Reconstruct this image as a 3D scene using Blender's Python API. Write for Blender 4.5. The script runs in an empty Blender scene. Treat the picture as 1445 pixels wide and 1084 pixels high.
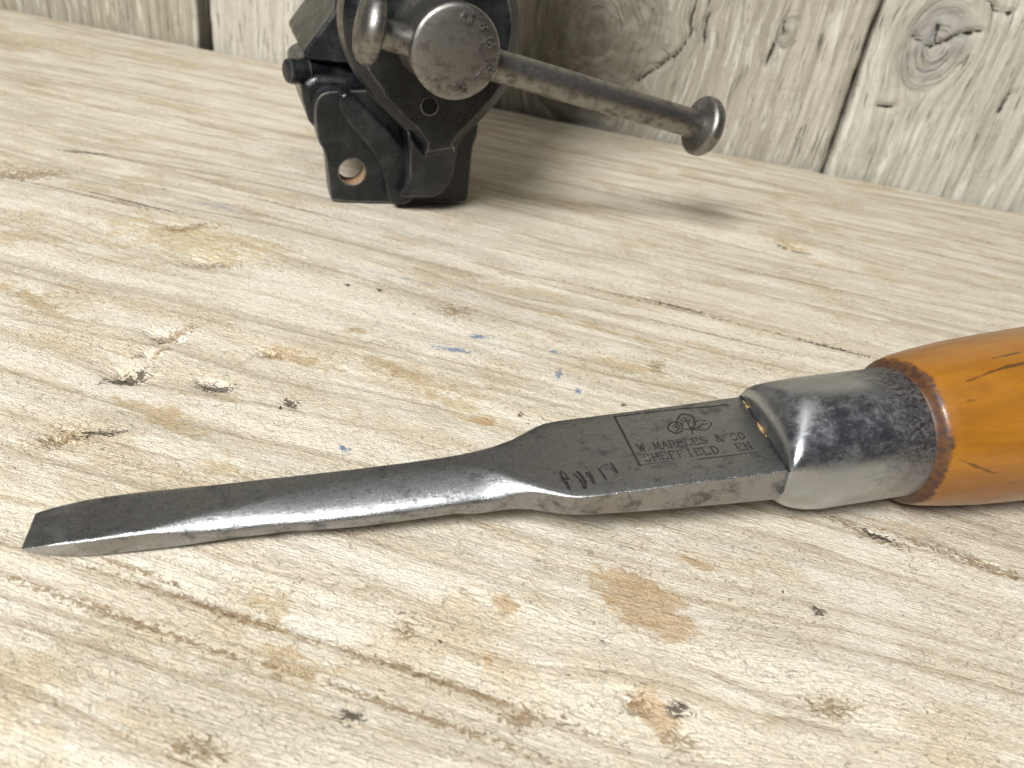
import bpy, bmesh, math
import numpy as np
from mathutils import Matrix, Vector

scene = bpy.context.scene
COL = scene.collection

# ------------------------------------------------------------------ camera
F, CX, CY, H = 1085.0, 722.5, 542.0, 0.088          # focal length in photo pixels, centre, camera height (m)
R = np.array([[0.9583908547, -0.2447461300, 0.1469227737],
              [0.2527592647, 0.4883784210, -0.8352240849],
              [0.1326639503, 0.8376072168, 0.5299192642]])
CAM = np.array([0.0, 0.0, H])
cam_d = bpy.data.cameras.new('camera')
cam = bpy.data.objects.new('camera', cam_d)
COL.objects.link(cam)
M = Matrix.Identity(4)
for i in range(3):
    for j in range(3):
        M[i][j] = float(R[i, j])
M.translation = Vector(CAM)
cam.matrix_world = M
cam_d.sensor_width = 36.0
cam_d.lens = F / 1445.0 * 36.0
cam_d.clip_start = 0.005
cam_d.clip_end = 20.0
cam_d.dof.use_dof = True
cam_d.dof.focus_distance = 0.148
cam_d.dof.aperture_fstop = 30.0
scene.camera = cam

# ------------------------------------------------------------------ light
world = bpy.data.worlds.new('World')
scene.world = world
world.use_nodes = True
wb = world.node_tree.nodes['Background']
wb.inputs[0].default_value = (0.80, 0.87, 1.0, 1)
wb.inputs[1].default_value = 0.05


def area(name, loc, target, sx, sy, watts, col):
    d = bpy.data.lights.new(name, 'AREA')
    d.shape = 'RECTANGLE'
    d.size, d.size_y = sx, sy
    d.energy = watts
    d.color = col
    o = bpy.data.objects.new(name, d)
    COL.objects.link(o)
    o.location = loc
    o.rotation_euler = (Vector(target) - Vector(loc)).to_track_quat('-Z', 'Y').to_euler()
    return o


area('window_light', (-0.22, -0.60, 0.76), (-0.04, 0.20, 0.0), 0.36, 0.32, 20.5, (1.0, 0.99, 0.975))
area('ceiling_light', (-0.15, 0.16, 0.85), (-0.02, 0.20, 0.0), 0.45, 0.3, 0.8, (1.0, 0.97, 0.92))

scene.cycles.max_bounces = 5
scene.cycles.diffuse_bounces = 3
scene.cycles.glossy_bounces = 3
vs = scene.view_settings
vs.view_transform = 'Standard'
vs.look = 'None'
vs.exposure = 0.14
vs.gamma = 1.0


# ------------------------------------------------------------------ helpers
def ray(px, py):
    d = R @ np.array([px - CX, -(py - CY), -F])
    return d / np.linalg.norm(d)


def hit(px, py, P0, N):
    d = ray(px, py)
    t = np.dot(np.asarray(P0) - CAM, N) / np.dot(d, N)
    return CAM + t * d


def bench_at(px, py):
    return hit(px, py, (0, 0, 0), np.array([0, 0, 1.0]))


rng = np.random.RandomState(7)
TAB = rng.rand(512, 512)


def vnoise(x, y, seed=0):
    x = np.asarray(x, float) + seed * 37.17
    y = np.asarray(y, float) + seed * 91.73
    xi, yi = np.floor(x).astype(int), np.floor(y).astype(int)
    fx, fy = x - xi, y - yi
    fx = fx * fx * fx * (fx * (fx * 6 - 15) + 10)
    fy = fy * fy * fy * (fy * (fy * 6 - 15) + 10)
    a = TAB[xi % 512, yi % 512]
    b = TAB[(xi + 1) % 512, yi % 512]
    c = TAB[xi % 512, (yi + 1) % 512]
    d = TAB[(xi + 1) % 512, (yi + 1) % 512]
    return ((a + (b - a) * fx) * (1 - fy) + (c + (d - c) * fx) * fy) * 2 - 1


def fbm(x, y, n=3, seed=0):
    o, a = 0, 1.0
    for k in range(n):
        o = o + a * vnoise(x * 2 ** k, y * 2 ** k, seed + k * 3)
        a *= 0.5
    return o / 1.75


def mesh_obj(name, verts, faces, mat=None, parent=None, smooth=False):
    me = bpy.data.meshes.new(name)
    me.from_pydata([tuple(map(float, v)) for v in verts], [], faces)
    me.update()
    if smooth:
        me.polygons.foreach_set('use_smooth', [True] * len(me.polygons))
    o = bpy.data.objects.new(name, me)
    COL.objects.link(o)
    if mat:
        me.materials.append(mat)
    if parent:
        o.parent = parent
    return o


def fix_normals(o):
    bm = bmesh.new()
    bm.from_mesh(o.data)
    bmesh.ops.recalc_face_normals(bm, faces=bm.faces)
    bm.to_mesh(o.data)
    bm.free()
    return o


def sharp(o, deg=35):
    o.data.polygons.foreach_set('use_smooth', [True] * len(o.data.polygons))
    bm = bmesh.new()
    bm.from_mesh(o.data)
    for e in bm.edges:
        if len(e.link_faces) == 2 and e.calc_face_angle(0) > math.radians(deg):
            e.smooth = False
    bm.to_mesh(o.data)
    bm.free()
    return o


def bevel(o, w, seg=2, ang=30):
    m = o.modifiers.new('bevel', 'BEVEL')
    m.width = w
    m.segments = seg
    m.limit_method = 'ANGLE'
    m.angle_limit = math.radians(ang)
    m.harden_normals = False
    return o


def loft(name, rings, mat, parent, cap=True, smooth_deg=35):
    n = len(rings[0])
    verts = [p for r in rings for p in r]
    faces = []
    for k in range(len(rings) - 1):
        for i in range(n):
            j = (i + 1) % n
            faces.append((k * n + i, k * n + j, (k + 1) * n + j, (k + 1) * n + i))
    if cap:
        faces.append(tuple(range(n)))
        faces.append(tuple((len(rings) - 1) * n + i for i in range(n)))
    o = mesh_obj(name, verts, faces, mat, parent)
    fix_normals(o)
    return sharp(o, smooth_deg)


def lathe(name, prof, origin, axis, mat, parent, n=72, smooth_deg=35):
    """prof: list of (distance along axis, radius)"""
    ax = Vector(axis).normalized()
    u = ax.orthogonal().normalized()
    v = ax.cross(u)
    rings = []
    for t, r in prof:
        c = Vector(origin) + ax * t
        rings.append([c + u * (r * math.cos(2 * math.pi * i / n)) + v * (r * math.sin(2 * math.pi * i / n)) for i in range(n)])
    return loft(name, rings, mat, parent, True, smooth_deg)


def empty(name, label, cat):
    o = bpy.data.objects.new(name, None)
    o.empty_display_size = 0.01
    COL.objects.link(o)
    o['label'] = label
    o['category'] = cat
    return o


# ------------------------------------------------------------------ node helper
class NT:
    def __init__(self, name):
        self.m = bpy.data.materials.new(name)
        self.m.use_nodes = True
        self.t = self.m.node_tree
        self.bsdf = self.t.nodes['Principled BSDF']
        self.dim = '3D'

    def new(self, typ, **kw):
        n = self.t.nodes.new(typ)
        for k, v in kw.items():
            setattr(n, k, v)
        return n

    def put(self, sock, val):
        if isinstance(val, bpy.types.NodeSocket):
            self.t.links.new(val, sock)
        elif isinstance(val, (tuple, list)) and sock.type == 'RGBA' and len(val) == 3:
            sock.default_value = (*val, 1)
        else:
            sock.default_value = val

    def attr(self, name):
        return self.new('ShaderNodeAttribute', attribute_name=name).outputs['Vector']

    def objco(self):
        return self.new('ShaderNodeTexCoord').outputs['Object']

    def mapp(self, vec, loc=(0, 0, 0), rot=(0, 0, 0), scale=(1, 1, 1), typ='POINT'):
        n = self.new('ShaderNodeMapping', vector_type=typ)
        self.put(n.inputs['Vector'], vec)
        n.inputs['Location'].default_value = loc
        n.inputs['Rotation'].default_value = rot
        n.inputs['Scale'].default_value = scale
        return n.outputs[0]

    def noise(self, vec, scale=(1, 1, 1), detail=3, rough=0.55, dist=0.0, loc=(0, 0, 0), rot=(0, 0, 0)):
        n = self.new('ShaderNodeTexNoise', noise_dimensions=self.dim)
        self.put(n.inputs['Vector'], self.mapp(vec, loc, rot, scale))
        n.inputs['Scale'].default_value = 1
        n.inputs['Detail'].default_value = detail
        n.inputs['Roughness'].default_value = rough
        n.inputs['Distortion'].default_value = dist
        return n.outputs['Fac']

    def math(self, op, a, b=0.0, c=None, clamp=False):
        n = self.new('ShaderNodeMath', operation=op, use_clamp=clamp)
        self.put(n.inputs[0], a)
        self.put(n.inputs[1], b)
        if c is not None:
            self.put(n.inputs[2], c)
        return n.outputs[0]

    def rng(self, v, a, b, lo=0.0, hi=1.0, smooth=True):
        n = self.new('ShaderNodeMapRange', clamp=True)
        n.interpolation_type = 'SMOOTHSTEP' if smooth else 'LINEAR'
        self.put(n.inputs[0], v)
        n.inputs[1].default_value = a
        n.inputs[2].default_value = b
        n.inputs[3].default_value = lo
        n.inputs[4].default_value = hi
        return n.outputs[0]

    def mix(self, fac, a, b):
        n = self.new('ShaderNodeMix', data_type='RGBA')
        self.put(n.inputs[0], fac)
        self.put(n.inputs[6], a)
        self.put(n.inputs[7], b)
        return n.outputs[2]

    def bump(self, h, dist, strength=1.0, normal=None):
        n = self.new('ShaderNodeBump')
        self.put(n.inputs['Height'], h)
        n.inputs['Distance'].default_value = dist
        n.inputs['Strength'].default_value = strength
        if normal is not None:
            self.put(n.inputs['Normal'], normal)
        return n.outputs[0]

    def sep(self, v):
        n = self.new('ShaderNodeSeparateXYZ')
        self.put(n.inputs[0], v)
        return n.outputs

    def spot(self, vec, loc, rx, ry, ang, noise, amp, soft=0.25):
        """irregular elliptic patch, radii in the units of vec; returns a 0..1 mask"""
        p = self.mapp(vec, loc, (0, 0, ang), (rx, ry, 1e3), 'TEXTURE')
        n = self.new('ShaderNodeVectorMath', operation='LENGTH')
        self.put(n.inputs[0], p)
        d = self.math('SUBTRACT', 1.0, n.outputs['Value'])
        nn = self.math('MULTIPLY_ADD', noise, amp, -0.5 * amp)
        d = self.math('ADD', d, nn)
        return self.rng(d, 0.0, soft)

    def out(self, color=None, rough=None, metal=None, normal=None, spec=None, coat=None, coat_rough=None):
        b = self.bsdf
        if color is not None: self.put(b.inputs['Base Color'], color)
        if rough is not None: self.put(b.inputs['Roughness'], rough)
        if metal is not None: self.put(b.inputs['Metallic'], metal)
        if normal is not None: self.put(b.inputs['Normal'], normal)
        if spec is not None: self.put(b.inputs['Specular IOR Level'], spec)
        if coat is not None: self.put(b.inputs['Coat Weight'], coat)
        if coat_rough is not None: self.put(b.inputs['Coat Roughness'], coat_rough)
        return self.m


# ------------------------------------------------------------------ marks on the bench top (photo pixel, size in mm)
RUST, BROWN, YEL = (0.46, 0.315, 0.165), (0.25, 0.165, 0.08), (0.57, 0.46, 0.28)
DK, BLUE, GREY, TAN = (0.055, 0.042, 0.032), (0.07, 0.16, 0.33), (0.42, 0.42, 0.45), (0.47, 0.36, 0.21)
# px, py, radius along x, radius along y (mm), angle, colour, strength, noise, amp, soft
feats = [
    (908, 848, 9.6, 6.2, -0.45, RUST, 0.9, 'n1', 0.5, 0.10),
    (880, 838, 6.5, 5.0, 0.0, RUST, 0.35, 'n1', 0.9, 0.35),
    (925, 1003, 6.0, 3.6, -0.75, RUST, 0.55, 'n1', 1.3, 0.5),
    (898, 992, 2.6, 1.8, -0.2, BROWN, 0.75, 'n2', 1.8, 0.5),
    (960, 1045, 2.8, 2.0, 0, BROWN, 0.6, 'n2', 1.6, 0.5),
    (715, 852, 3.0, 3.4, 0.3, RUST, 0.40, 'n1', 1.6, 0.5),
    (985, 792, 3.6, 1.3, -0.2, RUST, 0.7, 'n2', 2.0, 0.4),
    (270, 338, 27, 13, 0.0, YEL, 0.9, 'n1', 1.0, 0.22),
    (262, 320, 9, 3.0, 0.8, BROWN, 0.55, 'n2', 2.6, 0.5),
    (300, 372, 9, 3.0, 0.5, BROWN, 0.45, 'n2', 2.6, 0.5),
    (60, 60, 26, 12, 0, YEL, 0.5, 'n1', 1.5, 0.5),
    (240, 85, 34, 9, 0, YEL, 0.5, 'n1', 1.5, 0.5),
    (25, 242, 15, 6, 0.6, BROWN, 0.8, 'n2', 2.6, 0.4),
    (120, 215, 9, 1.6, 0.4, DK, 0.7, 'n2', 1.4, 0.3),
    (60, 425, 18, 4, -0.25, TAN, 0.7, 'n1', 1.6, 0.5),
    (235, 585, 12, 3.6, -0.2, TAN, 0.75, 'n1', 1.6, 0.5),
    (420, 500, 13, 2.6, -0.15, TAN, 0.7, 'n1', 1.6, 0.5),
    (320, 650, 5, 4, 0, YEL, 0.7, 'n1', 1.6, 0.5),
    (560, 520, 16, 4, -0.25, TAN, 0.6, 'n1', 1.7, 0.5),
    (650, 570, 14, 3.6, -0.25, YEL, 0.6, 'n1', 1.7, 0.5),
    (680, 590, 3.2, 1.8, 0, RUST, 0.8, 'n2', 1.6, 0.4),
    (900, 520, 14, 3.2, -0.2, YEL, 0.7, 'n1', 1.6, 0.5),
    (925, 516, 2.2, 3.0, 0, BROWN, 0.7, 'n2', 2.2, 0.4),
    (500, 464, 3.0, 1.8, 0, TAN, 0.9, 'n2', 1.4, 0.5),
    (640, 438, 8, 4.5, 0, BROWN, 0.35, 'n2', 2.4, 0.5),
    (865, 855, 3.2, 2.0, 0, YEL, 0.5, 'n2', 1.5, 0.5),
    (380, 862, 6.0, 3.0, -0.3, TAN, 0.8, 'n2', 1.9, 0.5),
    (420, 940, 8.0, 3.6, -0.3, TAN, 0.6, 'n2', 1.9, 0.5),
    (1225, 752, 9.0, 1.8, -0.25, BROWN, 0.8, 'n1', 1.6, 0.5),
    (1240, 756, 3.0, 1.0, -0.25, DK, 0.9, 'n2', 1.6, 0.4),
    (1385, 795, 8.5, 1.8, -0.2, BROWN, 0.85, 'n1', 2.0, 0.4),
    (1300, 770, 9.0, 1.2, -0.2, BROWN, 0.6, 'n2', 1.8, 0.4),
    (1155, 862, 1.6, 1.2, 0, DK, 0.75, 'n2', 1.8, 0.4),
    (1175, 1000, 4.0, 2.4, 0.3, BROWN, 0.6, 'n2', 2.0, 0.5),
    (180, 528, 4.6, 2.4, 0.9, DK, 0.92, 'n2', 2.1, 0.25),
    (212, 495, 5.0, 0.9, 1.05, BROWN, 0.85, 'n2', 1.6, 0.3),
    (238, 468, 6.5, 1.8, 1.15, BROWN, 0.9, 'n2', 2.0, 0.3),
    (235, 476, 4.2, 0.8, 1.1, DK, 0.8, 'n2', 2.0, 0.3),
    (384, 494, 3.4, 2.2, 0.5, BROWN, 0.8, 'n2', 2.4, 0.3),
    (305, 541, 4.4, 1.8, 0.3, DK, 0.72, 'n2', 2.4, 0.3),
    (410, 567, 1.8, 1.6, 0, DK, 0.7, 'n2', 2.2, 0.3),
    (85, 612, 5.2, 3.0, 0.6, BROWN, 0.7, 'n2', 2.3, 0.3),
    (140, 607, 5.0, 1.2, 0.5, DK, 0.6, 'n2', 2.3, 0.3),
    (1115, 343, 9.0, 4.0, -0.5, TAN, 0.75, 'n1', 1.8, 0.4),
    (1118, 349, 7.5, 1.7, -0.35, DK, 0.7, 'n2', 2.3, 0.3),
    (1060, 300, 8.0, 2.0, 0, BROWN, 0.45, 'n2', 2.2, 0.4),
    (945, 285, 12.0, 2.0, 0, BROWN, 0.4, 'n2', 2.2, 0.4),
    (312, 290, 10, 5, 0.0, GREY, 0.75, 'n1', 1.3, 0.5),
    (316, 291, 4.0, 1.2, 0.1, (0.2, 0.23, 0.3), 0.7, 'n2', 2.0, 0.4),
    (640, 491, 4.4, 1.0, 0.20, BLUE, 0.85, 'n2', 1.7, 0.25),
    (676, 473, 2.6, 1.1, 0.35, BLUE, 0.7, 'n2', 1.7, 0.3),
    (782, 495, 1.0, 1.0, 0, BLUE, 0.85, 'n2', 1.6, 0.25),
    (789, 527, 0.7, 2.4, 0.1, BLUE, 0.85, 'n2', 1.6, 0.25),
    (816, 549, 0.7, 1.2, 0, BLUE, 0.9, 'n2', 1.4, 0.25),
    (485, 629, 1.5, 0.9, 0, BLUE, 0.65, 'n2', 1.6, 0.3),
    (735, 582, 0.55, 0.5, 0, DK, 0.95, 'n2', 0.5, 0.25),
    (746, 592, 0.45, 0.7, 0, DK, 0.8, 'n2', 0.5, 0.25),
    (490, 402, 0.8, 0.9, 0, DK, 0.9, 'n2', 0.6, 0.25),
    (536, 410, 1.4, 0.5, -0.6, DK, 0.85, 'n2', 0.6, 0.25),
    (880, 568, 0.8, 0.8, 0, DK, 0.4, 'n2', 0.6, 0.25),
    (185, 285, 22, 0.75, -0.03, DK, 0.55, 'n2', 1.5, 0.3),
    (125, 277, 30, 0.7, 0.02, BROWN, 0.65, 'n2', 1.5, 0.3),
    (420, 293, 22, 0.7, -0.03, BROWN, 0.7, 'n2', 1.5, 0.3),
    (960, 432, 13, 0.45, -0.03, DK, 0.75, 'n2', 1.4, 0.3),
    (1010, 447, 38, 0.5, -0.02, BROWN, 0.7, 'n2', 1.6, 0.3),
    (1010, 472, 30, 0.42, -0.02, BROWN, 0.6, 'n2', 1.6, 0.3),
    (1180, 490, 14, 0.5, -0.02, DK, 0.7, 'n2', 1.4, 0.3),
    (1120, 395, 46, 0.8, 0.0, BROWN, 0.5, 'n2', 1.8, 0.4),
    (620, 405, 30, 0.9, 0.0, GREY, 0.8, 'n2', 1.4, 0.4),
    (760, 438, 26, 1.3, 0.0, TAN, 0.8, 'n2', 1.4, 0.4),
    (870, 470, 24, 1.2, 0.0, TAN, 0.7, 'n2', 1.4, 0.4),
    (300, 855, 20, 0.45, -0.02, BROWN, 0.75, 'n2', 1.5, 0.3),
    (180, 872, 24, 0.5, -0.02, BROWN, 0.75, 'n2', 1.5, 0.3),
    (190, 800, 10, 0.35, -0.04, BROWN, 0.6, 'n2', 1.5, 0.3),
    (140, 858, 2.4, 1.2, 0, BROWN, 0.8, 'n2', 1.8, 0.4),
    (640, 965, 26, 0.6, -0.02, BROWN, 0.65, 'n2', 1.5, 0.4),
    (600, 1010, 26, 0.6, -0.02, BROWN, 0.65, 'n2', 1.5, 0.4),
    (735, 1010, 3.2, 2.0, 0.1, BROWN, 0.75, 'n2', 2.4, 0.4),
    (570, 885, 2.2, 2.4, 0.6, BROWN, 0.6, 'n2', 2.4, 0.4),
    (690, 930, 1.0, 1.6, 0.2, RUST, 0.8, 'n2', 1.8, 0.3),
    (495, 1010, 2.2, 1.6, 0.4, DK, 0.55, 'n2', 2.4, 0.4),
    (280, 1060, 3.6, 2.2, 0.1, BROWN, 0.6, 'n2', 2.0, 0.5),
    (955, 1000, 2.0, 2.0, 0.1, DK, 0.5, 'n2', 2.4, 0.4),
]


# chisel frame: origin on its axis, U along the axis towards the handle, V across, W up
CA = np.array([0.110, 0.164494, 0.0230])
yaw, pit = 0.486977, 0.115007
CU = np.array([math.cos(pit) * math.cos(yaw), math.cos(pit) * math.sin(yaw), math.sin(pit)])
CV = np.array([-math.sin(yaw), math.cos(yaw), 0])
CW = np.cross(CU, CV)

# ------------------------------------------------------------------ materials
def bench_material():
    t = NT('bleached_bench_wood')
    t.dim = '2D'
    g = t.attr('grain')                       # x along the grain, y across it (mm), bent round the knots
    pos = t.mapp(t.objco(), scale=(1000, 1000, 1000))
    wn = t.new('ShaderNodeTexNoise', noise_dimensions='2D')
    t.put(wn.inputs['Vector'], t.mapp(pos, scale=(0.55, 0.9, 1)))
    wn.inputs['Scale'].default_value = 1
    wn.inputs['Detail'].default_value = 2
    wv = t.new('ShaderNodeVectorMath', operation='MULTIPLY_ADD')
    t.put(wv.inputs[0], wn.outputs['Color'])
    wv.inputs[1].default_value = (3.2, 2.0, 0)
    t.put(wv.inputs[2], pos)
    pw = wv.outputs[0]                        # warped position
    fine = t.noise(g, (0.35, 1.6, 0), 3, 0.65)
    light, mid = (0.755, 0.69, 0.562), (0.635, 0.56, 0.428)
    streak = t.noise(g, (0.008, 0.17, 0), 4, 0.62)
    col = t.mix(t.rng(streak, 0.38, 0.66), light, mid)
    # grey weathering in broad streaks
    grey = t.noise(g, (0.010, 0.11, 0), 3, 0.5, loc=(31, 7, 0))
    col = t.mix(t.rng(grey, 0.50, 0.70, 0, 0.42), col, (0.50, 0.45, 0.355))
    # yellow bare wood
    yel = t.noise(pw, (0.030, 0.055, 0), 3, 0.65, loc=(9, 2, 0))
    col = t.mix(t.rng(yel, 0.52, 0.68, 0, 0.50), col, (0.56, 0.44, 0.28))
    # white bleached scuffs
    wh = t.noise(pw, (0.05, 0.13, 0), 4, 0.68, loc=(19, 4, 0))
    col = t.mix(t.rng(wh, 0.51, 0.64, 0, 0.6), col, (0.79, 0.74, 0.625))
    # growth ring lines: contour lines of a slow noise, sharp on one side
    slow = t.noise(g, (0.0022, 0.050, 0), 1.5, 0.45, loc=(3, 11, 0))
    saw = t.math('FRACT', t.math('MULTIPLY', slow, 8.0))
    ring = t.rng(saw, 0.0, 0.36, 1.0, 0.0, False)
    ring = t.math('MULTIPLY', ring, t.rng(streak, 0.36, 0.60, 0.08, 0.9))
    ring = t.math('MULTIPLY', ring, t.rng(fine, 0.32, 0.62, 0.45, 1.0))
    col = t.mix(ring, col, (0.40, 0.315, 0.215))
    # fine fibres
    fib = t.noise(g, (0.20, 3.0, 0), 3, 0.72)
    col = t.mix(t.rng(fib, 0.56, 0.78, 0, 0.32), col, (0.32, 0.24, 0.15))
    # dark specks and torn fibres
    n1 = t.noise(pw, (0.22, 0.40, 0), 4, 0.66)
    n2 = t.noise(pw, (0.75, 2.0, 0), 3, 0.74, loc=(6, 1, 0), rot=(0, 0, 0.25))
    n3 = t.noise(pw, (2.0, 0.8, 0), 3, 0.70, loc=(4, 4, 0), rot=(0, 0, -0.45))
    dens = t.math('MULTIPLY_ADD', yel, -0.5, t.math('MULTIPLY_ADD', grey, 0.5, 0.5))
    spm = t.math('MULTIPLY', t.rng(n2, 0.64, 0.71), t.rng(wh, 0.52, 0.40, 0.12, 1.0))
    spm2 = t.math('MULTIPLY', t.rng(n3, 0.66, 0.70), t.rng(yel, 0.42, 0.54))
    specks = t.math('MAXIMUM', spm, spm2)
    col = t.mix(t.math('MULTIPLY', specks, 0.42), col, (0.15, 0.11, 0.07))
    fa, fb, fc = t.sep(t.attr('marks_a')), t.sep(t.attr('marks_b')), t.sep(t.attr('marks_c'))
    for d, c, st, nz, amp, soft in ((fa[0], YEL, 0.75, n1, 3.4, 0.7), (fa[1], TAN, 0.8, n1, 3.4, 0.7), (fa[2], GREY, 0.6, n1, 3.2, 0.8), (fb[0], RUST, 0.72, n1, 1.3, 0.30),
                                    (fb[1], BROWN, 0.78, n2, 5.0, 0.6), (fb[2], BLUE, 0.8, n2, 4.0, 0.4), (fc[0], DK, 0.88, n2, 5.0, 0.5)):
        m = t.rng(t.math('ADD', t.math('MULTIPLY', d, 1.4 if c == DK else (1.1 if c == BROWN else 0.95)), t.math('MULTIPLY_ADD', nz, amp, -0.5 * amp)), 0.0, soft)
        col = t.mix(t.math('MULTIPLY', m, st), col, c)
    # relief
    h = t.math('MULTIPLY_ADD', fib, 0.6, t.math('MULTIPLY', n2, 0.7))
    h = t.math('MULTIPLY_ADD', n1, 0.7, h)
    h = t.math('MULTIPLY_ADD', specks, -0.8, h)
    nor = t.bump(h, 0.00062, 1.0)
    return t.out(col, t.rng(fine, 0.3, 0.7, 0.62, 0.85), 0.0, nor, spec=0.22)


def plank_material(name, tint, dark, warm, knot=(0.27, 0.26, 0.245)):
    t = NT(name)
    g = t.attr('grain')
    pos = t.mapp(t.objco(), scale=(1000, 1000, 1000))
    s1 = t.noise(g, (0.30, 0.012, 0), 5, 0.6)
    s2 = t.noise(g, (1.0, 0.05, 0), 4, 0.65, loc=(4, 9, 0))
    slow = t.noise(g, (0.055, 0.0045, 0), 2, 0.45, loc=(8, 1, 0))
    saw = t.math('FRACT', t.math('MULTIPLY', slow, 10.0))
    ring = t.rng(saw, 0.0, 0.45, 1.0, 0.0, False)
    col = t.mix(t.rng(s1, 0.35, 0.68), tint, dark)
    patch = t.noise(pos, (0.02, 0.02, 0.014), 3, 0.5, loc=(1, 5, 2))
    col = t.mix(t.rng(patch, 0.48, 0.66, 0, 0.6), col, warm)
    wh = t.noise(g, (0.25, 0.03, 0), 4, 0.65, loc=(14, 3, 0))
    col = t.mix(t.rng(wh, 0.52, 0.68, 0, 0.6), col, (0.66, 0.65, 0.57))
    col = t.mix(t.math('MULTIPLY', ring, 0.22), col, (0.22, 0.205, 0.16))
    crk = t.math('MULTIPLY', t.rng(s2, 0.60, 0.70), 0.7)
    col = t.mix(crk, col, (0.10, 0.095, 0.075))
    kn = t.sep(g)[2]                      # knot mask stored with the grain
    kn_n = t.noise(pos, (0.16, 0.16, 0.22), 4, 0.65, 0.8)
    col = t.mix(t.math('MULTIPLY', kn, t.rng(kn_n, 0.35, 0.62, 0.35, 0.85)), col, knot)
    cr = t.new('ShaderNodeAttribute', attribute_name='crack').outputs['Fac']
    col = t.mix(t.rng(t.math('MULTIPLY_ADD', kn_n, 0.8, cr), 1.15, 0.75, 0, 0.95), col, (0.03, 0.028, 0.022))
    h = t.math('MULTIPLY_ADD', ring, -0.25, s1)
    h = t.math('MULTIPLY_ADD', s2, 0.6, h)
    h = t.math('MULTIPLY_ADD', crk, -1.0, h)
    h = t.math('MULTIPLY_ADD', kn_n, 0.5, h)
    return t.out(col, 0.82, 0.0, t.bump(h, 0.0012, 0.9), spec=0.2)


def steel_material(name, base, dark, rough, blotch=(0.56, 0.66), scratch=1.0, stain=None, bump=0.00006, pits=1.0):
    t = NT(name)
    pos = t.mapp(t.objco(), scale=(1000, 1000, 1000))
    b1 = t.noise(pos, (0.28, 0.36, 0.36), 7, 0.76, 0.15)
    b2 = t.noise(pos, (1.2, 1.8, 1.8), 4, 0.74, 0.3, loc=(3, 3, 1))
    scr = t.noise(pos, (7.0, 0.8, 0.9), 3, 0.7, 0.25, rot=(0.2, 0.1, 0.30))
    fil = t.noise(pos, (0.35, 6.0, 6.0), 3, 0.7, 0.2, loc=(7, 0, 0), rot=(0, 0.05, -0.12))
    col = t.mix(t.rng(b1, blotch[0], blotch[1], 0, 0.85), base, dark)
    pit = t.rng(b2, 0.585, 0.65)
    col = t.mix(t.math('MULTIPLY', pit, t.rng(b1, 0.38, 0.60, 0.08 * pits, 0.8 * pits)), col, tuple(c * 0.4 for c in dark))
    col = t.mix(t.rng(fil, 0.60, 0.72, 0, 0.35), col, tuple(min(1, c * 1.5) for c in base))
    r = t.rng(b1, 0.40, 0.70, rough, rough + 0.20)
    r = t.math('MULTIPLY_ADD', pit, 0.15, r)
    if stain:
        x = t.sep(pos)[0]
        edge = t.math('MULTIPLY_ADD', b1, stain[2], x)
        m = t.math('MULTIPLY', t.rng(edge, stain[0], stain[1]), t.rng(t.math('MULTIPLY_ADD', b1, 10.0, t.sep(pos)[2]), 0.0, 12.0, 0.35, 1.0))
        col = t.mix(t.math('MULTIPLY', m, t.rng(b2, 0.35, 0.6, 0.95, 0.55)), col, stain[3])
        r = t.math('MULTIPLY_ADD', m, stain[4], r)
    h = t.math('MULTIPLY_ADD', scr, scratch, t.math('MULTIPLY', fil, 0.8 * scratch))
    return t.out(col, r, 1.0, t.bump(h, bump, 1.0))


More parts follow.
